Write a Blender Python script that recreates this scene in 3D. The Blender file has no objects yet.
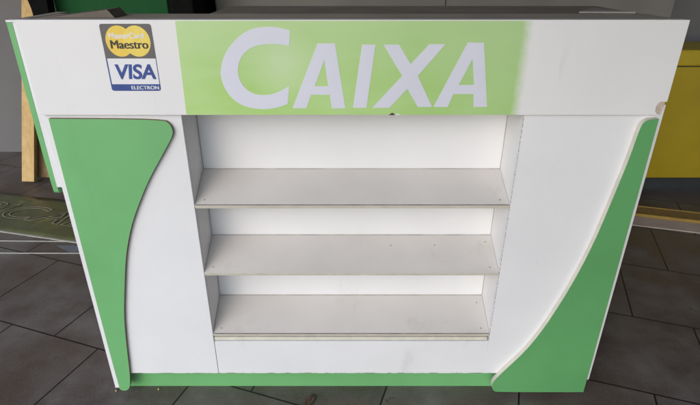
import bpy, bmesh, math, random
from mathutils import Vector, Matrix
R = math.radians
random.seed(7)
sc = bpy.context.scene
COL = sc.collection

# ------------------------------------------------------------ camera
cam = bpy.data.cameras.new('camera')
cam.sensor_width = 36.0
cam.lens = 500 / 700 * 36
cam.shift_x = 5 / 700
cam.clip_start = 0.02
cam.clip_end = 500
cam_o = bpy.data.objects.new('camera', cam)
COL.objects.link(cam_o)
cam_o.location = (0, -1.105, 1.165)
cam_o.rotation_euler = (R(90 - 25.6), 0, 0)
sc.camera = cam_o

# ------------------------------------------------------------ daylight
SUN_EL, SUN_ROT = 29, 208          # front left, low under the edge of the roof
w = bpy.data.worlds.new('World')
sc.world = w
w.use_nodes = True
nt = w.node_tree
bg = nt.nodes['Background']
sky = nt.nodes.new('ShaderNodeTexSky')
sky.sky_type = 'NISHITA'
sky.sun_disc = False
sky.sun_elevation = R(SUN_EL)
sky.sun_rotation = R(SUN_ROT)
sky.air_density = 1.0
sky.dust_density = 1.0
sky.ozone_density = 2.2
nt.links.new(sky.outputs[0], bg.inputs[0])
bg.inputs[1].default_value = 0.14
sun = bpy.data.lights.new('sun', 'SUN')
sun.energy = 0.85
sun.angle = R(60)
sun.color = (1.0, 0.98, 0.96)
sun_o = bpy.data.objects.new('sun', sun)
COL.objects.link(sun_o)
d = Vector((math.sin(R(SUN_ROT)) * math.cos(R(SUN_EL)), math.cos(R(SUN_ROT)) * math.cos(R(SUN_EL)), math.sin(R(SUN_EL))))
sun_o.rotation_euler = d.to_track_quat('Z', 'Y').to_euler()
sc.view_settings.view_transform = 'Standard'
sc.view_settings.look = 'None'
sc.view_settings.gamma = 1
sc.view_settings.exposure = 0.74

# ------------------------------------------------------------ materials
def ramp(n, stops):
    cr = n.color_ramp
    while len(cr.elements) > 1:
        cr.elements.remove(cr.elements[-1])
    cr.elements[0].position, cr.elements[0].color = stops[0][0], (*stops[0][1], 1)
    for p, c in stops[1:]:
        e = cr.elements.new(p)
        e.color = (*c, 1)

class Mat:
    def __init__(s, name, rough=0.5, spec=0.5, metal=0.0):
        s.m = bpy.data.materials.new(name)
        s.m.use_nodes = True
        s.nt = s.m.node_tree
        s.b = s.nt.nodes['Principled BSDF']
        s.b.inputs['Roughness'].default_value = rough
        s.b.inputs['Specular IOR Level'].default_value = spec
        s.b.inputs['Metallic'].default_value = metal
        s.tc = s.nt.nodes.new('ShaderNodeTexCoord')
    def n(s, t): return s.nt.nodes.new(t)
    def l(s, a, b): s.nt.links.new(a, b)
    def mapping(s, scale=(1, 1, 1), rot=(0, 0, 0), loc=(0, 0, 0)):
        m = s.n('ShaderNodeMapping')
        m.inputs['Scale'].default_value = scale
        m.inputs['Rotation'].default_value = rot
        m.inputs['Location'].default_value = loc
        s.l(s.tc.outputs['Object'], m.inputs['Vector'])
        return m.outputs[0]
    def noise(s, scale, detail=4, rough=0.55, vec=None):
        t = s.n('ShaderNodeTexNoise')
        t.inputs['Scale'].default_value = scale
        t.inputs['Detail'].default_value = detail
        t.inputs['Roughness'].default_value = rough
        s.l(vec if vec is not None else s.tc.outputs['Object'], t.inputs['Vector'])
        return t.outputs['Fac']
    def ramp(s, fac, stops):
        r = s.n('ShaderNodeValToRGB')
        ramp(r, stops)
        s.l(fac, r.inputs[0])
        return r.outputs[0]
    def mix(s, fac, a, b, mode='MIX'):
        x = s.n('ShaderNodeMix')
        x.data_type = 'RGBA'
        x.blend_type = mode
        for sock, v in ((x.inputs[0], fac), (x.inputs[6], a), (x.inputs[7], b)):
            if isinstance(v, (int, float)): sock.default_value = v
            elif isinstance(v, tuple): sock.default_value = (*v, 1)
            else: s.l(v, sock)
        return x.outputs[2]
    def color(s, c):
        if isinstance(c, tuple): s.b.inputs['Base Color'].default_value = (*c, 1)
        else: s.l(c, s.b.inputs['Base Color'])
        return s
    def bump(s, h, strength=0.1, dist=0.002):
        b = s.n('ShaderNodeBump')
        b.inputs['Strength'].default_value = strength
        b.inputs['Distance'].default_value = dist
        s.l(h, b.inputs['Height'])
        s.l(b.outputs[0], s.b.inputs['Normal'])
    def rough(s, fac, a, b):
        r = s.ramp(fac, [(0.3, (a,) * 3), (0.7, (b,) * 3)])
        s.l(r, s.b.inputs['Roughness'])

def laminate(name, col, var=0.06, rough=0.38, dirt=(0.45, 0.40, 0.33), dirt_amt=0.25, orange=0.03):
    """melamine board: faint cloudy grime, a few scuffs and specks, very fine orange-peel"""
    m = Mat(name, rough, 0.4)
    c0 = tuple(x * (1 - var) for x in col)
    base = m.ramp(m.noise(3.2, 5), [(0.3, c0), (0.7, col)])
    scuff = m.ramp(m.noise(1.0, 6, 0.7, m.mapping((9, 9, 2.2))), [(0.60, (0, 0, 0)), (0.78, (dirt_amt,) * 3)])
    c = m.mix(scuff, base, dirt)
    v = m.n('ShaderNodeTexVoronoi')
    v.inputs['Scale'].default_value = 14
    v.inputs['Randomness'].default_value = 1
    m.l(m.tc.outputs['Object'], v.inputs['Vector'])
    speck = m.ramp(v.outputs['Distance'], [(0.022, (0.55,) * 3), (0.035, (0, 0, 0))])
    gate = m.ramp(m.noise(6, 2), [(0.52, (0, 0, 0)), (0.6, (1, 1, 1))])
    c = m.mix(m.mix(1.0, speck, gate, 'MULTIPLY'), c, tuple(x * 0.45 for x in dirt))
    m.color(c)
    m.rough(m.noise(7, 5), rough - 0.06, rough + 0.14)
    m.bump(m.noise(420, 2), orange, 0.001)
    return m.m

def plain(name, col, rough=0.5, var=0.12, scale=8, spec=0.4, bump=0.05, bscale=120):
    m = Mat(name, rough, spec)
    c0 = tuple(x * (1 - var) for x in col)
    m.color(m.ramp(m.noise(scale, 6, 0.6), [(0.32, c0), (0.68, col)]))
    m.rough(m.noise(scale * 1.7, 4), max(rough - 0.08, 0.05), rough + 0.08)
    m.bump(m.noise(bscale, 3), bump, 0.002)
    return m.m

def wood(name, dark, light, axis=2, rough=0.6):
    m = Mat(name, rough, 0.3)
    sc_ = [38, 38, 38]; sc_[axis] = 1.6
    f = m.noise(1, 6, 0.65, m.mapping(tuple(sc_)))
    g = m.noise(2.0, 3)
    c = m.ramp(f, [(0.3, dark), (0.68, light)])
    m.color(m.mix(m.ramp(g, [(0.35, (0, 0, 0)), (0.75, (0.35,) * 3)]), c, dark))
    m.bump(f, 0.15, 0.001)
    return m.m

def chipboard(name, a, b):
    m = Mat(name, 0.85, 0.2)
    f = m.noise(260, 3, 0.7)
    m.color(m.ramp(f, [(0.36, a), (0.64, b)]))
    m.bump(f, 0.4, 0.001)
    return m.m

def floor_mat():
    m = Mat('dark_floor_tiles', 0.45, 0.35)
    vec = m.mapping(rot=(0, 0, R(19.0)), loc=(0.08 + 0.3825 * 40, 0.085 + 0.385 * 40, 0))
    br = m.n('ShaderNodeTexBrick')
    br.offset = 0.5
    br.inputs['Color1'].default_value = (0.0, 0.0, 0.0, 1)
    br.inputs['Color2'].default_value = (1, 1, 1, 1)
    br.inputs['Mortar'].default_value = (0.5, 0.5, 0.5, 1)
    br.inputs['Scale'].default_value = 1
    br.inputs['Mortar Size'].default_value = 0.0030
    br.inputs['Mortar Smooth'].default_value = 0.25
    br.inputs['Bias'].default_value = 0
    br.inputs['Brick Width'].default_value = 0.3825
    br.inputs['Row Height'].default_value = 0.385
    m.l(vec, br.inputs['Vector'])
    per = m.ramp(br.outputs['Color'], [(0, (0.080, 0.062, 0.052)), (1, (0.118, 0.096, 0.083))])
    cloud = m.noise(5.5, 7, 0.62)
    c = m.mix(m.ramp(cloud, [(0.35, (0, 0, 0)), (0.72, (0.75,) * 3)]), per, (0.23, 0.21, 0.195))
    rust = m.noise(2.3, 5, 0.6)
    c = m.mix(m.ramp(rust, [(0.44, (0, 0, 0)), (0.66, (0.75,) * 3)]), c, (0.085, 0.058, 0.043))
    stain = m.noise(11, 6, 0.7)
    c = m.mix(m.ramp(stain, [(0.63, (0, 0, 0)), (0.72, (0.75,) * 3)]), c, (0.025, 0.020, 0.018))
    grit = m.noise(170, 4, 0.7)
    c = m.mix(m.ramp(grit, [(0.52, (0, 0, 0)), (0.70, (0.28,) * 3)]), c, (0.24, 0.23, 0.22))
    c = m.mix(m.ramp(grit, [(0.30, (0.35,) * 3), (0.44, (0, 0, 0))]), c, (0.03, 0.026, 0.024))
    c = m.mix(br.outputs['Fac'], c, (0.014, 0.012, 0.011))
    m.color(c)
    m.rough(cloud, 0.34, 0.62)
    h = m.mix(br.outputs['Fac'], m.ramp(m.noise(45, 6, 0.6), [(0, (0.85,) * 3), (1, (1, 1, 1))]), (0, 0, 0))
    m.bump(h, 0.35, 0.004)
    return m.m

def band_mat(white):
    """printed green band: yellow-green, washed out in patches, sprayed soft edge at its right end"""
    m = Mat('green_sign_paint', 0.42, 0.4)
    g = m.ramp(m.noise(4.0, 4, 0.5), [(0.34, (0.36, 0.60, 0.14)), (0.66, (0.46, 0.67, 0.26))])
    streak = m.noise(1, 5, 0.65, m.mapping((3, 3, 30)))
    g = m.mix(m.ramp(streak, [(0.45, (0, 0, 0)), (0.75, (0.35,) * 3)]), g, (0.53, 0.70, 0.36))
    sx = m.n('ShaderNodeSeparateXYZ')
    m.l(m.tc.outputs['Object'], sx.inputs[0])
    def lin(sock, a, b):
        r = m.n('ShaderNodeMapRange')
        r.inputs['From Min'].default_value = a
        r.inputs['From Max'].default_value = b
        m.l(sock, r.inputs['Value'])
        return r.outputs[0]
    # paler wash toward the upper edge and toward the right half
    zt = lin(sx.outputs['Z'], 0.90, 1.06)
    g = m.mix(m.mix(1.0, zt, (0.55, 0.55, 0.55), 'MULTIPLY'), g, (0.50, 0.66, 0.37))
    xr = lin(sx.outputs['X'], -0.1, 0.40)
    g = m.mix(m.mix(1.0, xr, (0.5, 0.5, 0.5), 'MULTIPLY'), g, (0.37, 0.56, 0.25))
    # ghost of an older lettering inside the first letter
    gl = m.n('ShaderNodeVectorMath'); gl.operation = 'DISTANCE'
    m.l(m.tc.outputs['Object'], gl.inputs[0]); gl.inputs[1].default_value = (-0.135, -0.0124, 0.972)
    g = m.mix(m.ramp(lin(gl.outputs['Value'], 0.0, 0.085), [(0.15, (0.45,) * 3), (1.0, (0, 0, 0))]), g, (0.66, 0.76, 0.55))
    # soft sprayed right edge
    e = m.noise(60, 3)
    ad = m.n('ShaderNodeMath'); ad.operation = 'MULTIPLY_ADD'
    m.l(e, ad.inputs[0]); ad.inputs[1].default_value = 0.012; m.l(sx.outputs['X'], ad.inputs[2])
    fade = lin(ad.outputs[0], 0.374, 0.398)
    g = m.mix(fade, g, white)
    m.color(g)
    m.bump(m.noise(420, 2), 0.03, 0.001)
    return m.m

WHITE = (0.79, 0.79, 0.80)
M = {}
M['white'] = laminate('white_laminate', WHITE, var=0.09, dirt_amt=0.32)
M['white_header'] = laminate('white_header_laminate', (0.79, 0.78, 0.775), var=0.05, dirt_amt=0.3)
M['shelf'] = laminate('dusty_shelf_laminate', (0.70, 0.665, 0.63), var=0.14, dirt_amt=0.45, rough=0.5)
M['inner'] = laminate('niche_laminate', (0.82, 0.81, 0.805), var=0.07)
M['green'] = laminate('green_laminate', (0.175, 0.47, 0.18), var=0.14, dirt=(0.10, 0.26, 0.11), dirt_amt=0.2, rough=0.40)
M['green_right'] = laminate('shaded_green_laminate', (0.12, 0.365, 0.13), var=0.16, dirt=(0.10, 0.26, 0.11), dirt_amt=0.2, rough=0.42)  # darker copy of the green: left's glare and right's falloff put into colour
M['cream'] = plain('cream_band_and_lit_edge', (0.72, 0.68, 0.58), 0.55, 0.15, 30)
M['edge_shade_screw'] = plain('shaded_edge_screw_brown', (0.30, 0.21, 0.145), 0.75, 0.3, 60)  # shade on the left panel's edge put into the colour; also the screws' brown
M['gap'] = plain('dirty_joint', (0.10, 0.075, 0.055), 0.9, 0.4, 40)
M['chip'] = chipboard('raw_chipboard', (0.42, 0.32, 0.26), (0.70, 0.58, 0.50))
def chipped_mat(sc_=(0.01, 0.01, 150)):
    m = Mat('chipped_edge', 0.7, 0.3)
    f = m.noise(1, 3, 0.6, m.mapping(sc_))
    m.color(m.ramp(f, [(0.46, (0.70, 0.69, 0.68)), (0.56, (0.26, 0.19, 0.16))]))
    return m.m
M['chipped'] = chipped_mat()
M['chipped_low'] = chipped_mat((22, 0.01, 0.01))
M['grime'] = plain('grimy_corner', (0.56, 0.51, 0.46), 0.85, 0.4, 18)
M['worn'] = plain('worn_front_edge', (0.30, 0.26, 0.22), 0.8, 0.45, 25)
M['letter'] = plain('pale_lilac_vinyl', (0.69, 0.70, 0.79), 0.4, 0.06, 5, bump=0.02)
M['band'] = band_mat((0.78, 0.77, 0.765))
M['ledge'] = plain('grey_brown_worktop', (0.38, 0.335, 0.29), 0.5, 0.2, 6)
M['rear_top'] = plain('dark_rear_worktop', (0.185, 0.165, 0.145), 0.5, 0.15, 6)
M['dark_back'] = plain('dark_grey_board', (0.20, 0.183, 0.16), 0.6, 0.2, 3)
M['st_grey'] = plain('sticker_grey', (0.125, 0.118, 0.120), 0.4, 0.15, 30, bump=0.01)
M['st_white'] = plain('sticker_white', (0.78, 0.78, 0.80), 0.4, 0.04, 30, bump=0.01)
M['st_blue'] = plain('sticker_blue', (0.035, 0.075, 0.29), 0.4, 0.2, 30, bump=0.01)
M['st_yellow'] = plain('sticker_yellow', (0.86, 0.66, 0.13), 0.4, 0.1, 60, bump=0.01)
M['st_amber'] = plain('sticker_amber', (0.84, 0.60, 0.09), 0.4, 0.1, 60, bump=0.01)
M['st_ink'] = plain('sticker_ink', (0.035, 0.032, 0.03), 0.4, 0.2, 30, bump=0.01)
M['floor'] = floor_mat()
M['wall'] = plain('grey_wall_paint', (0.18, 0.171, 0.168), 0.8, 0.12, 1.6, bump=0.15, bscale=60)
M['shade_ceiling'] = plain('shade_ceiling_grey', (0.35, 0.34, 0.32), 0.8, 0.1, 1.5)
M['pine'] = wood('pine_plank', (0.50, 0.31, 0.11), (0.74, 0.52, 0.23))
M['pine_dark'] = wood('weathered_pine', (0.20, 0.12, 0.05), (0.33, 0.21, 0.09))
M['darkgreen'] = plain('dark_green_paint', (0.010, 0.080, 0.022), 0.7, 0.15, 5, spec=0.15)
M['black'] = plain('black_plastic', (0.010, 0.011, 0.010), 0.45, 0.3, 20)
M['chrome'] = plain('grey_metal', (0.35, 0.36, 0.36), 0.35, 0.2, 40)
M['yellow'] = plain('mustard_paint', (0.42, 0.30, 0.010), 0.42, 0.18, 2.5)
M['yellow_lid'] = plain('mustard_lid_paint', (0.46, 0.335, 0.012), 0.42, 0.15, 2.5)
M['plinth'] = plain('dark_plinth', (0.035, 0.036, 0.038), 0.6, 0.2, 5)
M['ochre'] = plain('ochre_trim', (0.36, 0.23, 0.05), 0.5, 0.3, 12)
M['kerb'] = plain('grey_pink_stone', (0.56, 0.46, 0.41), 0.7, 0.25, 7, bump=0.2)
M['string'] = plain('white_string', (0.50, 0.49, 0.46), 0.7, 0.2, 30)
M['scrap'] = plain('blue_grey_film', (0.17, 0.185, 0.215), 0.35, 0.2, 15)
M['offcut'] = plain('pale_grey_offcut', (0.30, 0.285, 0.26), 0.6, 0.2, 9)
M['offcut_brown'] = plain('grey_brown_wedge', (0.15, 0.122, 0.098), 0.6, 0.2, 12)
M['matt_black'] = plain('matt_black_board', (0.006, 0.007, 0.006), 0.9, 0.3, 20, spec=0.1)
M['leaf'] = plain('dry_leaf', (0.12, 0.075, 0.05), 0.8, 0.4, 60)
M['crumb'] = plain('tan_crumb', (0.55, 0.45, 0.18), 0.8, 0.2, 90)

def banner_mat():
    m = Mat('olive_banner_print', 0.35, 0.4)
    a = m.ramp(m.noise(7, 5, 0.6), [(0.35, (0.085, 0.085, 0.045)), (0.7, (0.115, 0.130, 0.050))])
    b = m.ramp(m.noise(13, 3), [(0.62, (0, 0, 0)), (0.7, (0.7,) * 3)])
    m.color(m.mix(b, a, (0.20, 0.20, 0.06)))
    m.bump(m.noise(9, 3), 0.15, 0.006)
    return m.m
M['banner'] = banner_mat()
M['banner_line'] = plain('banner_outline', (0.27, 0.25, 0.17), 0.5, 0.3, 30)
M['banner_edge'] = plain('banner_edge_white', (0.42, 0.40, 0.35), 0.5, 0.3, 20)

# ------------------------------------------------------------ mesh helpers
def link(name, bm, mat, parent=None, bevel=0.0, smooth=False):
    bmesh.ops.recalc_face_normals(bm, faces=bm.faces)
    me = bpy.data.meshes.new(name)
    bm.to_mesh(me)
    bm.free()
    mats = mat if isinstance(mat, (list, tuple)) else [mat]
    for x in mats: me.materials.append(x)
    o = bpy.data.objects.new(name, me)
    COL.objects.link(o)
    if parent: o.parent = parent
    if bevel:
        md = o.modifiers.new('bevel', 'BEVEL')
        md.width = bevel; md.segments = 2; md.limit_method = 'ANGLE'; md.angle_limit = R(40)
    if smooth:
        for p in me.polygons: p.use_smooth = True
    return o

def box(bm, x0, x1, y0, y1, z0, z1, mi=0):
    v = [bm.verts.new(p) for p in ((x0, y0, z0), (x1, y0, z0), (x1, y1, z0), (x0, y1, z0), (x0, y0, z1), (x1, y0, z1), (x1, y1, z1), (x0, y1, z1))]
    for q in ((0, 3, 2, 1), (4, 5, 6, 7), (0, 1, 5, 4), (1, 2, 6, 5), (2, 3, 7, 6), (3, 0, 4, 7)):
        bm.faces.new([v[i] for i in q]).material_index = mi

def bx(name, r, mat, parent=None, bevel=0.0):
    bm = bmesh.new(); box(bm, *r)
    return link(name, bm, mat, parent, bevel)

def prism(bm, pts, y0, y1, mi=0, side_mi=0, plane='XZ'):
    """extrude an outline given in metres in the board's own plane"""
    def P(a, b, d):
        return {'XZ': (a, d, b), 'YZ': (d, a, b), 'XY': (a, b, d)}[plane]
    A = [bm.verts.new(P(a, b, y0)) for a, b in pts]
    B = [bm.verts.new(P(a, b, y1)) for a, b in pts]
    fs = [bm.faces.new(A), bm.faces.new(B)]
    for f in fs: f.material_index = mi
    n = len(pts)
    for i in range(n):
        bm.faces.new((A[i], A[(i + 1) % n], B[(i + 1) % n], B[i])).material_index = side_mi
    return fs

def smooth_outline(pts, keep=(), it=2):
    """Chaikin corner cutting, except at the corners listed in keep"""
    P = [(p, i in keep) for i, p in enumerate(pts)]
    for _ in range(it):
        Q = []
        n = len(P)
        for i in range(n):
            (p, k), (q, _k2), (o, _k3) = P[i], P[(i + 1) % n], P[i - 1]
            if k: Q.append((p, True))
            else:
                Q.append(((p[0] * .75 + o[0] * .25, p[1] * .75 + o[1] * .25), False))
                Q.append(((p[0] * .75 + q[0] * .25, p[1] * .75 + q[1] * .25), False))
        P = Q
    return [p for p, k in P]

def filled(name, outer, holes, y0, y1, mat, parent):
    """flat board with holes, thickness y0..y1 (XZ plane)"""
    cu = bpy.data.curves.new(name, 'CURVE')
    cu.dimensions = '2D'
    cu.fill_mode = 'BOTH'
    for ring in [outer] + holes:
        s = cu.splines.new('POLY')
        s.points.add(len(ring) - 1)
        for i, (a, b) in enumerate(ring): s.points[i].co = (a, b, 0, 1)
        s.use_cyclic_u = True
    cu.extrude = abs(y1 - y0) / 2
    return curve_mesh(name, cu, mat, parent, Matrix.Translation((0, (y0 + y1) / 2, 0)) @ Matrix.Rotation(R(90), 4, 'X'))

def curve_mesh(name, cu, mat, parent, mtx=None):
    t = bpy.data.objects.new('tmp', cu)
    COL.objects.link(t)
    dg = bpy.context.evaluated_depsgraph_get()
    me = bpy.data.meshes.new_from_object(t.evaluated_get(dg))
    bpy.data.objects.remove(t)
    bpy.data.curves.remove(cu)
    me.name = name
    me.materials.clear(); me.materials.append(mat)
    if mtx is not None: me.transform(mtx)
    o = bpy.data.objects.new(name, me)
    COL.objects.link(o)
    if parent: o.parent = parent
    return o

def words(name, text, x0, x1, z0, z1, y, thick, mat, parent, bold=0.0, shear=0.0, heavy=0.0):
    """lettering fitted into the box x0..x1, z0..z1 standing in the XZ plane at depth y"""
    cu = bpy.data.curves.new(name, 'FONT')
    cu.body = text
    cu.size = 1
    cu.shear = shear
    cu.offset = heavy
    cu.extrude = 0.5
    cu.fill_mode = 'BOTH'
    o = curve_mesh(name, cu, mat, parent)
    vs = o.data.vertices
    a = [min(v.co[i] for v in vs) for i in range(3)]
    b = [max(v.co[i] for v in vs) for i in range(3)]
    for v in vs:
        fx = (v.co.x - a[0]) / (b[0] - a[0]); fz = (v.co.y - a[1]) / (b[1] - a[1]); fy = (v.co.z - a[2]) / (b[2] - a[2])
        v.co = (x0 + bold + fx * (x1 - x0 - 2 * bold), y - fy * thick, z0 + fz * (z1 - z0))
    if bold:                                   # heavier strokes: the same letters laid over each other a little apart
        bm = bmesh.new()
        for i, (dx, dz) in enumerate(((-1, 0), (-.5, 0), (0, 0), (.5, 0), (1, 0))):
            n0 = len(bm.verts)
            bm.from_mesh(o.data)
            bm.verts.ensure_lookup_table()
            for v in bm.verts[n0:]: v.co += Vector((dx * bold, -i * 0.00003, dz * bold * 0.6))
        bm.to_mesh(o.data); bm.free()
    return o

def empty(name, loc, label, cat, rz=0, group=None):
    o = bpy.data.objects.new(name, None)
    COL.objects.link(o)
    o.location = loc
    o.rotation_euler = (0, 0, rz)
    o.empty_display_size = 0.1
    return tag(o, label, cat, group)

def tag(o, label, cat, group=None):
    o['label'] = label; o['category'] = cat
    if group: o['group'] = group
    return o

# ============================================================ the setting
bm = bmesh.new()
v = [bm.verts.new(p) for p in ((-60, -60, 0), (60, -60, 0), (60, 60, 0), (-60, 60, 0))]
bm.faces.new(v)
fl = link('floor', bm, M['floor']); fl['kind'] = 'structure'
wl = bx('back_wall', (-6, 6, 2.13, 2.30, -0.02, 2.75), M['wall']); wl['kind'] = 'structure'
bm = bmesh.new()
prism(bm, [(-6, -0.4), (-2.4, -0.4), (0.7, -4.5), (6, -4.5), (6, 2.28), (-6, 2.28)], 2.76, 2.92, plane='XY')  # unseen roof; diagonal front edge shaped to darken the counter's right side
cl = link('shade_ceiling', bm, M['shade_ceiling']); cl['kind'] = 'structure'
rw = bx('shade_wall', (1.75, 1.95, -3.2, 0.15, -0.02, 2.755), M['plinth']); rw['kind'] = 'structure'  # unseen wall added to block sky light from the right

# ============================================================ the counter
ct = empty('checkout_counter', (0, 0, 0),
           'white checkout counter with green wavy side panels, three empty shelves and a green CAIXA header', 'counter')
XL, XR = -0.6842, 0.7195            # carcass
NL, NR = -0.3705, 0.4055          # niche
ZT = 0.858                        # underside of the header
ZB = 0.082                        # underside of the white front
bx('front_panel', (XL, NL, 0, 0.015, ZB, ZT + 0.02), M['white'], ct, 0.0007)
bx('front_panel', (NR, XR, 0, 0.015, ZB, ZT + 0.02), M['white'], ct, 0.0007)
bx('front_panel', (NL + 0.0012, NR, 0.0006, 0.015, ZB, 0.2005), M['white'], ct, 0.0007)
# niche
bx('niche_side', (NL - 0.015, NL, 0.0156, 0.43, ZB, ZT + 0.02), M['inner'], ct)
bx('niche_side', (NR, NR + 0.015, 0.0156, 0.43, ZB, ZT + 0.02), M['inner'], ct)
bx('chipped_edge', (NR - 0.0004, NR + 0.0008, -0.0003, 0.0008, 0.2, ZT - 0.001), M['chipped'], ct)
bx('niche_back', (NL, NR, 0.112, 0.124, ZB, ZT + 0.02), M['inner'], ct)
TILT = math.atan2(0.052, 0.11)
for k, z in enumerate((0.6274, 0.4301, 0.2267)):
    L = 0.1135 / math.cos(TILT) if k != 2 else 0.1135 / math.cos(TILT)
    T = 0.0095
    bm = bmesh.new()
    ct_, st_ = math.cos(TILT), math.sin(TILT)
    def sp(a, t):       # a along the slope, t below the top face
        return (a * ct_ + t * st_ * 1.0, z + a * st_ - t * ct_)
    prism(bm, [sp(0.0, 0), sp(L - 0.004, 0), sp(L - 0.004, T), sp(0.0, T)], NL + 0.0008, NR - 0.0008, plane='YZ')
    sh = link('shelf', bm, M['shelf'], ct)
    bm = bmesh.new()    # cream edge band on the shelf's front, standing a hair above its top
    prism(bm, [sp(-0.0014, -0.0006), sp(-0.0002, -0.0006), sp(-0.0002, T + 0.0003), sp(-0.0014, T + 0.0003)], NL + 0.001, NR - 0.001, plane='YZ')
    link('edge_band', bm, M['cream'], sh, 0.0004)
    bm = bmesh.new()    # worn dirty line just behind the band
    prism(bm, [sp(0.0, -0.0004), sp(0.003, -0.0004), sp(0.003, 0.001), sp(0.0, 0.001)], NL + 0.002, NR - 0.002, plane='YZ')
    link('worn_edge', bm, M['worn'] if k != 1 else M['shelf'], sh)
    spots = [(NL + 0.022, 0.018), (NR - 0.022, 0.018)]
    if k == 1: spots += [(0.125, 0.088), (0.245, 0.088), (NR - 0.02, 0.1)]
    if k == 2: spots += [(NR - 0.02, 0.098)]
    for sx, sa in spots:
        bm = bmesh.new()
        bmesh.ops.create_cone(bm, cap_ends=True, segments=10, radius1=0.0018, radius2=0.0012, depth=0.0014)
        y_, z_ = sp(sa, -0.0006)
        bmesh.ops.transform(bm, verts=bm.verts, matrix=Matrix.Translation((sx, y_, z_)) @ Matrix.Rotation(TILT, 4, 'X'))
        link('screw', bm, M['edge_shade_screw'], sh)
# stacked second board under the lowest shelf
bx('shelf_rail', (NL + 0.001, NR - 0.004, 0.003, 0.09, 0.2022, 0.2135), M['cream'], ct, 0.0008)
bx('edge_strip', (XL, XL + 0.0165, 0.0003, 0.015, 0.024, ZB - 0.0003), M['white'], ct, 0.0006)
bx('edge_strip', (XR - 0.0165, XR, 0.0003, 0.015, 0.056, ZB - 0.0003), M['white'], ct, 0.0006)
bx('chipped_edge', (XL + 0.06, 0.46, -0.0004, 0.0006, ZB + 0.0001, ZB + 0.0011), M['chipped_low'], ct)
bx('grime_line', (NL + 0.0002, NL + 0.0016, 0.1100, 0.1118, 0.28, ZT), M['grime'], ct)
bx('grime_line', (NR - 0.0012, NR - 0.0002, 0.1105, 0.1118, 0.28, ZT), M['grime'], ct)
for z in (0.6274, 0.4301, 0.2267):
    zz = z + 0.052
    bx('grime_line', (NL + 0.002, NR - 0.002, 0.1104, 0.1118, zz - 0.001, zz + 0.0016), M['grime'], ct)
# carcass: sides, plinth, bottom, rear
bx('side_panel', (XL, XL + 0.015, 0.0156, 0.43, 0.02, 1.045), M['white'], ct)
bx('side_panel', (XR - 0.015, XR, 0.0156, 0.43, 0.02, 1.045), M['white'], ct)
bx('toe_kick', (XL + 0.018, XR - 0.018, 0.030, 0.045, 0.0, 0.0985), M['green'], ct, 0.0008)
bx('base_board', (XL + 0.016, XR - 0.016, 0.046, 0.428, 0.062, 0.0805), M['white'], ct)
# header
HY = -0.012
HL, HR = -0.6832, 0.7126
notch = [(0.7071, ZT), (0.6968, 0.8617), (0.6925, 0.8660), (0.6912, 0.8720), (0.6918, 0.8790), (0.6945, 0.8845), (0.6990, 0.8877), (HR, 0.8877)]
bm = bmesh.new()
prism(bm, [(HL, ZT), *notch, (HR, 1.0588), (HL, 1.0588)], HY, -0.0004)
hd = link('header', bm, M['white_header'], ct, 0.0008)
bm = bmesh.new()
prism(bm, [(0.7060, ZT + 0.0005), (0.6965, 0.8621), (0.6916, 0.872), (0.6922, 0.879), (0.699, 0.8873), (0.7115, 0.8873), (0.7090, 0.868)], HY + 0.0045, -0.0006)
link('chipped_corner', bm, M['chip'], hd, 0.0005)
bx('header_backing', (HL + 0.002, HR, 0.0, 0.0145, ZT + 0.0205, 1.0582), M['white'], hd)
bm = bmesh.new()
prism(bm, [(-0.3544, ZT + 0.0006), (0.412, ZT + 0.0006), (0.412, 1.0572), (-0.351, 1.0572)], HY - 0.0002, HY + 0.001)
link('green_band', bm, M['band'], hd)

C_ = [(-0.1147, 1.0382), (-0.1349, 1.0433), (-0.1563, 1.0458), (-0.1806, 1.0443), (-0.1998, 1.0392), (-0.2197, 1.0279), (-0.2375, 1.0122), (-0.253, 0.9937), (-0.2636, 0.9722), (-0.2689, 0.9487), (-0.2664, 0.9298), (-0.2602, 0.9129), (-0.2489, 0.8957), (-0.2345, 0.8841), (-0.2163, 0.876), (-0.1964, 0.8725), (-0.1792, 0.8713), (-0.1618, 0.873), (-0.1431, 0.8771), (-0.1267, 0.8836), (-0.1219, 0.9225), (-0.1423, 0.9112), (-0.1597, 0.9049), (-0.177, 0.9026), (-0.1911, 0.9037), (-0.205, 0.9083), (-0.2168, 0.9168), (-0.2258, 0.9298), (-0.2302, 0.9432), (-0.2307, 0.9559), (-0.2278, 0.9695), (-0.2223, 0.9814), (-0.2136, 0.9927), (-0.2018, 1.0017), (-0.186, 1.008), (-0.1695, 1.0106), (-0.1503, 1.0112), (-0.134, 1.0101), (-0.1173, 1.0075)]
C_ = smooth_outline(C_, keep=(0, 19, 20, 38), it=2)
A1 = [(-0.1168, 0.8736), (-0.0576, 1.0122), (-0.0211, 1.0122), (0.0008, 0.8736), (-0.0292, 0.8736), (-0.0334, 0.9037), (-0.0744, 0.9037), (-0.0857, 0.8736)]
A1h = [(-0.066, 0.9225), (-0.044, 0.9793), (-0.0366, 0.9225)]
I_ = [(0.0177, 0.8747), (0.0359, 1.0096), (0.0643, 1.0096), (0.0476, 0.8747)]
X_ = [(0.0609, 0.8747), (0.1237, 0.9448), (0.0812, 1.0096), (0.1139, 1.0096), (0.1402, 0.9695), (0.1777, 1.0106), (0.2115, 1.0106), (0.1573, 0.9448), (0.1933, 0.8765), (0.1616, 0.8765), (0.1364, 0.9168), (0.0983, 0.8747)]
A2 = [(0.1961, 0.8765), (0.2581, 1.0138), (0.2919, 1.0138), (0.3153, 0.8765), (0.2854, 0.8765), (0.2821, 0.9054), (0.2377, 0.9054), (0.2278, 0.8765)]
A2h = [(0.2477, 0.9253), (0.2716, 0.9803), (0.2811, 0.9253)]
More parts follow.
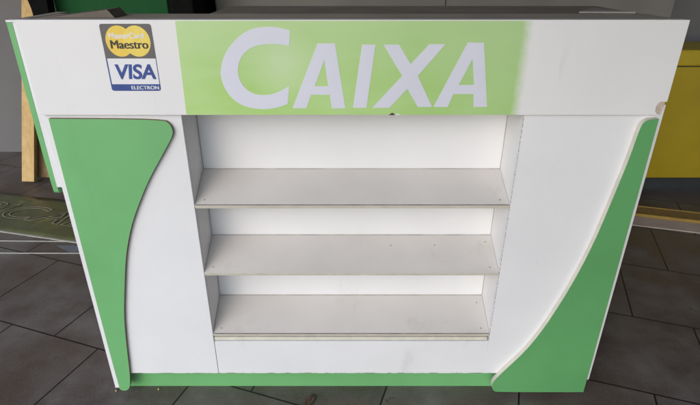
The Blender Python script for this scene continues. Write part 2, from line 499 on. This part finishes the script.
for ring, holes in ((C_, []), (A1, [A1h]), (I_, []), (X_, []), (A2, [A2h])):
    filled('letter', ring, holes, HY - 0.0007, HY + 0.0003, M['letter'], hd)

bm = bmesh.new()
prism(bm, [(0.098, ZT - 0.0002), (0.112, ZT - 0.0002), (0.109, ZT + 0.004), (0.105, ZT + 0.0055), (0.101, ZT + 0.003)], HY - 0.0005, HY + 0.0005)
link('chipped_edge', bm, M['gap'], hd)
bm = bmesh.new()
prism(bm, [(0.1125, ZT - 0.0002), (0.126, ZT - 0.0002), (0.120, ZT + 0.0028), (0.115, ZT + 0.003)], HY - 0.0005, HY + 0.0005)
link('chipped_edge', bm, M['st_white'], hd)

# card-brand sticker: grey top with two yellow discs, white field, blue foot
def rrect(pts, r, corners, n=5):
    out = []
    N = len(pts)
    for i, p in enumerate(pts):
        if i not in corners: out.append(p); continue
        o, q = Vector(pts[i - 1]), Vector(pts[(i + 1) % N])
        p = Vector(p)
        a = p + (o - p).normalized() * r; b = p + (q - p).normalized() * r
        for k in range(n + 1):
            t = k / n
            out.append(tuple((1 - t) ** 2 * a + 2 * t * (1 - t) * p + t * t * b))
    return out
SL, SR_, ST, SB = -0.5097, -0.4022, 1.0512, 0.9122
bm = bmesh.new()
prism(bm, rrect([(SL, SB), (SR_, SB), (SR_, ST), (SL, ST)], 0.006, (0, 1, 2, 3)), HY - 0.0003, HY + 0.0002)
stk = link('card_sticker', bm, M['st_blue'], ct)
bm = bmesh.new()
prism(bm, rrect([(SL, 0.9812), (SR_, 0.9812), (SR_, ST), (SL, ST)], 0.006, (2, 3)), HY - 0.0005, HY - 0.0003)
link('grey_field', bm, M['st_grey'], stk)
bm = bmesh.new()
prism(bm, [(SL + 0.003, 0.9268), (SR_ - 0.0015, 0.9268), (SR_ - 0.0015, 0.9812), (SL + 0.003, 0.9812)], HY - 0.0005, HY - 0.0003)
link('white_field', bm, M['st_white'], stk)
for i, (cx, mt) in enumerate(((-0.4735, 'st_amber'), (-0.4370, 'st_yellow'))):
    bm = bmesh.new()
    prism(bm, [(cx + 0.0285 * math.cos(a), 1.0165 + 0.0315 * math.sin(a)) for a in [k * math.tau / 48 for k in range(48)]], HY - 0.0007 - i * 0.0001, HY - 0.0005)
    link('disc', bm, M[mt], stk)
words('lettering', 'Maestro', -0.4935, -0.4140, 1.0015, 1.0185, HY - 0.0008, 0.0003, M['st_ink'], stk, 0.0008)
words('lettering', 'MasterCard', -0.4935, -0.4205, 1.0225, 1.0335, HY - 0.0008, 0.0003, M['st_white'], stk, 0.0005)
vw = words('lettering', 'VISA', -0.4935, -0.4080, 0.9375, 0.9695, HY - 0.0005, 0.0003, M['st_blue'], stk, 0.0006, 0.14, 0.020)
words('lettering', 'ELECTRON', -0.4660, -0.4060, 0.9155, 0.9232, HY - 0.0003, 0.0004, M['st_white'], stk, 0.0003)

# green wavy panels on the front, edge shade painted brown on the left one, lit cream on the right
Lp = [(-0.6670, 0.8488), (-0.4101, 0.847), (-0.3954, 0.8361), (-0.3909, 0.8205), (-0.3958, 0.8049), (-0.4343, 0.748), (-0.4664, 0.7005), (-0.4977, 0.6441), (-0.5272, 0.5853), (-0.5482, 0.5298), (-0.5647, 0.4751), (-0.5836, 0.3899), (-0.6028, 0.298), (-0.6144, 0.204), (-0.623, 0.1133), (-0.6300, 0.0550), (-0.6370, 0.0321), (-0.6470, 0.0225), (-0.6620, 0.0225), (-0.6685, 0.0335)]
bm = bmesh.new()
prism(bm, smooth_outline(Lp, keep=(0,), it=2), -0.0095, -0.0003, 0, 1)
link('green_panel', bm, [M['green'], M['edge_shade_screw']], ct)
Rp = [(0.7030, 0.8500), (0.683, 0.8490), (0.6700, 0.8430), (0.6655, 0.8268), (0.6605, 0.7658), (0.6532, 0.7102), (0.6404, 0.6225), (0.626, 0.531), (0.6045, 0.4376), (0.5785, 0.3496), (0.5431, 0.25), (0.5067, 0.175), (0.4625, 0.1117), (0.4367, 0.0714), (0.4311, 0.0578), (0.4317, 0.040), (0.4378, 0.0275), (0.449, 0.0221), (0.7040, 0.0221), (0.7040, 0.0578), (0.7045, 0.0772), (0.7035, 0.3058), (0.7030, 0.5839)]
bm = bmesh.new()
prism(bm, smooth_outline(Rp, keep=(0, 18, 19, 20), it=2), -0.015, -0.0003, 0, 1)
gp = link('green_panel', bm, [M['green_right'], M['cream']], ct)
# outer side boards on the left flank
bm = bmesh.new()
prism(bm, smooth_outline([(0.003, 0.675), (0.003, 1.0520), (0.21, 1.0520), (0.21, 0.80), (0.13, 0.70), (0.06, 0.672)], keep=(0, 1, 2), it=2), -0.6975, -0.6846, plane='YZ')
link('side_board', bm, M['white'], ct, 0.0006)
bm = bmesh.new()
prism(bm, smooth_outline([(0.004, 0.668), (0.004, 1.052), (0.21, 1.052), (0.21, 0.79), (0.13, 0.685), (0.06, 0.655), (0.012, 0.653)], keep=(1, 2), it=2), -0.7110, -0.6985, plane='YZ')
link('side_board', bm, M['green'], ct, 0.0006)
bx('side_board_cap', (-0.7115, -0.6855, 0.0035, 0.022, 1.0525, 1.0570), M['white'], ct, 0.0005)
bx('side_board_cap', (-0.7115, -0.6855, 0.0225, 0.21, 1.0525, 1.0560), M['ledge'], ct, 0.0005)
# worktop
bx('ledge', (XL + 0.002, XR - 0.002, 0.0150, 0.165, 1.0455, 1.0555), M['ledge'], ct, 0.0008)
bx('rear_worktop', (-0.33, XR - 0.002, 0.1655, 0.43, 1.0440, 1.0535), M['rear_top'], ct, 0.0008)

# ============================================================ things lying on the counter
bm = bmesh.new()
prism(bm, [(-0.662, 1.0558), (-0.505, 1.0558), (-0.519, 1.0728)], 0.060, 0.130)
tag(link('wood_wedge', bm, M['offcut_brown'], None, 0.0006), 'small grey brown wedge lying on the counter ledge above the card sticker', 'wedge')
bm = bmesh.new()
prism(bm, [(0.6400, 0.285), (0.5605, 0.172), (0.693, 0.166)], 1.0558, 1.0600, plane='XY')
tag(link('pale_offcut', bm, M['offcut'], None, 0.0004), 'pale grey pointed scrap lying on the dark worktop at the far right', 'offcut')

# ============================================================ behind the counter, left
def bar(name, p, q, wx, wy, mat, parent=None, bevel=0.002):
    """squared timber from p to q"""
    p, q = Vector(p), Vector(q)
    z = (q - p).normalized()
    x = Vector((1, 0, 0)); x = (x - z * x.dot(z)).normalized(); y = z.cross(x)
    bm = bmesh.new()
    L = (q - p).length
    box(bm, -wx / 2, wx / 2, -wy / 2, wy / 2, 0, L)
    m = Matrix((x, y, z)).transposed().to_4x4(); m.translation = p
    bmesh.ops.transform(bm, verts=bm.verts, matrix=m)
    return link(name, bm, mat, parent, bevel)
pk = bar('wood_plank', (-1.845, 1.585, 0.012), (-1.800, 2.095, 1.25), 0.072, 0.03, M['pine'])
tag(pk, 'light pine plank leaning on the grey wall, front one of the pair', 'plank', 'planks leaning on the wall')
pk2 = bar('wood_plank', (-1.800, 1.645, 0.014), (-1.765, 2.085, 1.16), 0.11, 0.022, M['pine_dark'])
tag(pk2, 'darker brown plank tucked behind the light pine plank', 'plank', 'planks leaning on the wall')

gc = empty('green_cabinet', (-1.17, 1.55, 0), 'dark green cabinet with a black right end standing behind the counter', 'cabinet')
bx('body', (-0.215, 0.325, -0.10, 0.35, 0.06, 1.34), M['darkgreen'], gc, 0.006)
bx('end_panel', (0.327, 0.445, -0.10, 0.35, 0.06, 1.34), M['matt_black'], gc, 0.006)
bx('top', (-0.225, 0.45, -0.11, 0.36, 1.342, 1.37), M['black'], gc, 0.003)
bx('plinth', (-0.20, 0.42, -0.07, 0.33, 0.0, 0.059), M['black'], gc)
sp_ = empty('black_stand', (-1.425, 1.40, 0), 'black stand with a grey metal knob between the planks and the green cabinet', 'stand')
bm = bmesh.new()
prism(bm, smooth_outline([(-0.05, 0.0), (0.05, 0.0), (0.045, 0.9), (0.055, 1.02), (0.05, 1.3), (-0.055, 1.3), (-0.06, 1.1), (-0.02, 0.95), (-0.045, 0.8)], keep=(0, 1), it=2), -0.03, 0.03)
link('upright', bm, M['matt_black'], sp_, 0.003)
bm = bmesh.new()
bmesh.ops.create_uvsphere(bm, u_segments=16, v_segments=10, radius=0.014)
bmesh.ops.transform(bm, verts=bm.verts, matrix=Matrix.Translation((0.0, -0.042, 1.05)))
link('knob', bm, M['chrome'], sp_, 0, True)

db = empty('back_cabinet', (0.45, 1.75, 0), 'plain dark grey cabinet behind the counter, between the green cabinet and the yellow box', 'cabinet')
bx('carcass', (-1.14, 1.30, 0.0, 0.36, 0.05, 1.75), M['dark_back'], db, 0.004)
bx('door', (-1.13, 0.08, -0.018, -0.0005, 0.07, 1.73), M['dark_back'], db, 0.002)
bx('door', (0.085, 1.29, -0.018, -0.0005, 0.07, 1.73), M['dark_back'], db, 0.002)
bx('plinth', (-1.10, 1.26, 0.03, 0.34, 0.0, 0.049), M['plinth'], db)

# ============================================================ behind the counter, right
yb = empty('yellow_box', (1.95, 1.45, 0), 'mustard yellow chest with a lid standing right of the counter on a dark plinth', 'chest')
bx('body', (-0.70, 0.70, 0.0, 0.29, 0.091, 0.694), M['yellow'], yb, 0.006)
bx('lid', (-0.712, 0.712, -0.010, 0.295, 0.699, 0.777), M['yellow_lid'], yb, 0.008)
bx('seal', (-0.69, 0.69, 0.004, 0.285, 0.693, 0.7), M['plinth'], yb)
bx('plinth', (-0.68, 0.68, 0.05, 0.27, 0.0, 0.0915), M['plinth'], yb)
# low timber strip and stone kerb on the floor in front of it
ang = math.atan2(-0.0775, 0.2663)
ts = empty('timber_strip', (1.52, 1.205, 0), 'dark timber strip with ochre edges lying on the floor before the yellow chest', 'timber', ang)
bx('board', (-0.55, 1.2, -0.048, 0.040, 0.002, 0.016), M['pine_dark'], ts, 0.001)
bx('trim', (-0.55, 1.2, -0.060, -0.0485, 0.002, 0.020), M['ochre'], ts, 0.001)
bx('trim', (-0.55, 1.2, 0.0405, 0.050, 0.002, 0.020), M['ochre'], ts, 0.001)
ks = bx('stone_strip', (-0.55, 1.2, -0.165, -0.062, 0.0, 0.005), M['kerb'], None, 0.001)
ks.location = (1.52, 1.205, 0); ks.rotation_euler = (0, 0, ang)
tag(ks, 'greyish pink stone strip set along the front of the timber strip', 'stone strip')

# ============================================================ on the floor, left
ba = math.atan2(-0.1045, 0.411)
bn = empty('floor_banner', (-1.60, 1.15, 0), 'olive green printed sheet with outlined letters lying on the floor left of the counter', 'banner', ba)
bm = bmesh.new()
nx, ny = 24, 10
g = [[bm.verts.new((-0.55 + 1.15 * i / nx, -0.155 + 0.36 * j / ny, 0.003 + 0.0025 * math.sin(i * 0.9 + j) * math.sin(j * 0.8) + 0.0025)) for i in range(nx + 1)] for j in range(ny + 1)]
for j in range(ny):
    for i in range(nx): bm.faces.new((g[j][i], g[j][i + 1], g[j + 1][i + 1], g[j + 1][i]))
sh_ = link('sheet', bm, M['banner'], bn, 0, True)
so = sh_.modifiers.new('thick', 'SOLIDIFY'); so.thickness = 0.0015
bx('hem', (-0.55, 0.60, -0.1655, -0.156, 0.002, 0.008), M['banner_edge'], bn, 0.001)
def outline_word(text, x0, x1, y0, y1):
    cu = bpy.data.curves.new('lettering', 'FONT')
    cu.body = text; cu.size = 1; cu.shear = 0.35; cu.fill_mode = 'NONE'
    cu.bevel_depth = 0.016; cu.bevel_resolution = 1
    o = curve_mesh('lettering', cu, M['banner_line'], bn)
    vs = o.data.vertices
    a = [min(v.co[i] for v in vs) for i in range(2)]; b = [max(v.co[i] for v in vs) for i in range(2)]
    for v in vs:
        v.co = (x0 + (v.co.x - a[0]) / (b[0] - a[0]) * (x1 - x0), y0 + (v.co.y - a[1]) / (b[1] - a[1]) * (y1 - y0), 0.0095 + v.co.z * 0.03)
outline_word('PICAL', -0.40, 0.36, -0.045, 0.105)

def string(name, p, q, label):
    cu = bpy.data.curves.new(name, 'CURVE'); cu.dimensions = '3D'; cu.bevel_depth = 0.0022; cu.bevel_resolution = 2
    s = cu.splines.new('POLY'); n = 14; s.points.add(n)
    for i in range(n + 1):
        t = i / n
        s.points[i].co = (p[0] + (q[0] - p[0]) * t, p[1] + (q[1] - p[1]) * t + 0.004 * math.sin(t * 7 + p[1] * 9), 0.0024, 1)
    return tag(curve_mesh(name, cu, M['string'], None), label, 'string', 'white strings on the floor')
string('white_string', (-2.2, 0.936, 0), (-1.05, 0.89, 0), 'thin white string on the floor, the one nearer the olive banner')
string('white_string', (-2.2, 0.822, 0), (-1.0, 0.793, 0), 'thin white string on the floor, the one farther from the olive banner')
bm = bmesh.new()
prism(bm, [(-1.3144, 0.869), (-1.2412, 0.872), (-1.10, 0.815), (-1.229, 0.812)], 0.0002, 0.0016, plane='XY')
tag(link('film_scrap', bm, M['scrap']), 'blue grey scrap of film on the floor between the two white strings', 'scrap')

# ============================================================ litter at the counter's foot
def leaf(loc, rz, s):
    bm = bmesh.new()
    top = [(-0.5, 0), (-0.3, 0.13), (0, 0.2), (0.3, 0.12), (0.5, 0)]
    mid = [bm.verts.new((x, 0, 0.03 * math.cos(x * 3))) for x, y in top]
    for sgn in (1, -1):
        e = [bm.verts.new((x, sgn * y, 0.10 + 0.12 * abs(y) + 0.04 * math.sin(x * 9))) for x, y in top[1:-1]]
        row = [mid[0]] + e + [mid[-1]]
        for i in range(4):
            f = [mid[i], mid[i + 1], row[i + 1], row[i]]
            f2 = []
            for q in f:
                if q not in f2: f2.append(q)
            bm.faces.new(f2)
    bmesh.ops.transform(bm, verts=bm.verts, matrix=Matrix.Translation(loc) @ Matrix.Rotation(rz, 4, 'Z') @ Matrix.Scale(s, 4))
    o = link('dry_leaf', bm, M['leaf'])
    m = o.modifiers.new('thick', 'SOLIDIFY'); m.thickness = 0.0006
    return o
tag(leaf((-0.103, -0.030, 0.001), R(62), 0.06), 'dry brown leaf on the tiles in front of the counter, near its middle', 'leaf')
for (x, y, s), lb in zip(((-0.5642, 0.016, 0.0032), (-0.690, 0.010, 0.003)),
                         ('tan crumb on the floor below the green toe kick', 'tan crumb on the floor outside the left green panel')):
    bm = bmesh.new()
    bmesh.ops.create_icosphere(bm, subdivisions=2, radius=s)
    for q in bm.verts: q.co *= 1 + random.uniform(-.25, .25)
    bmesh.ops.transform(bm, verts=bm.verts, matrix=Matrix.Translation((x, y, s * 0.7)))
    tag(link('crumb', bm, M['crumb'], None, 0, True), lb, 'crumb', 'crumbs on the floor')
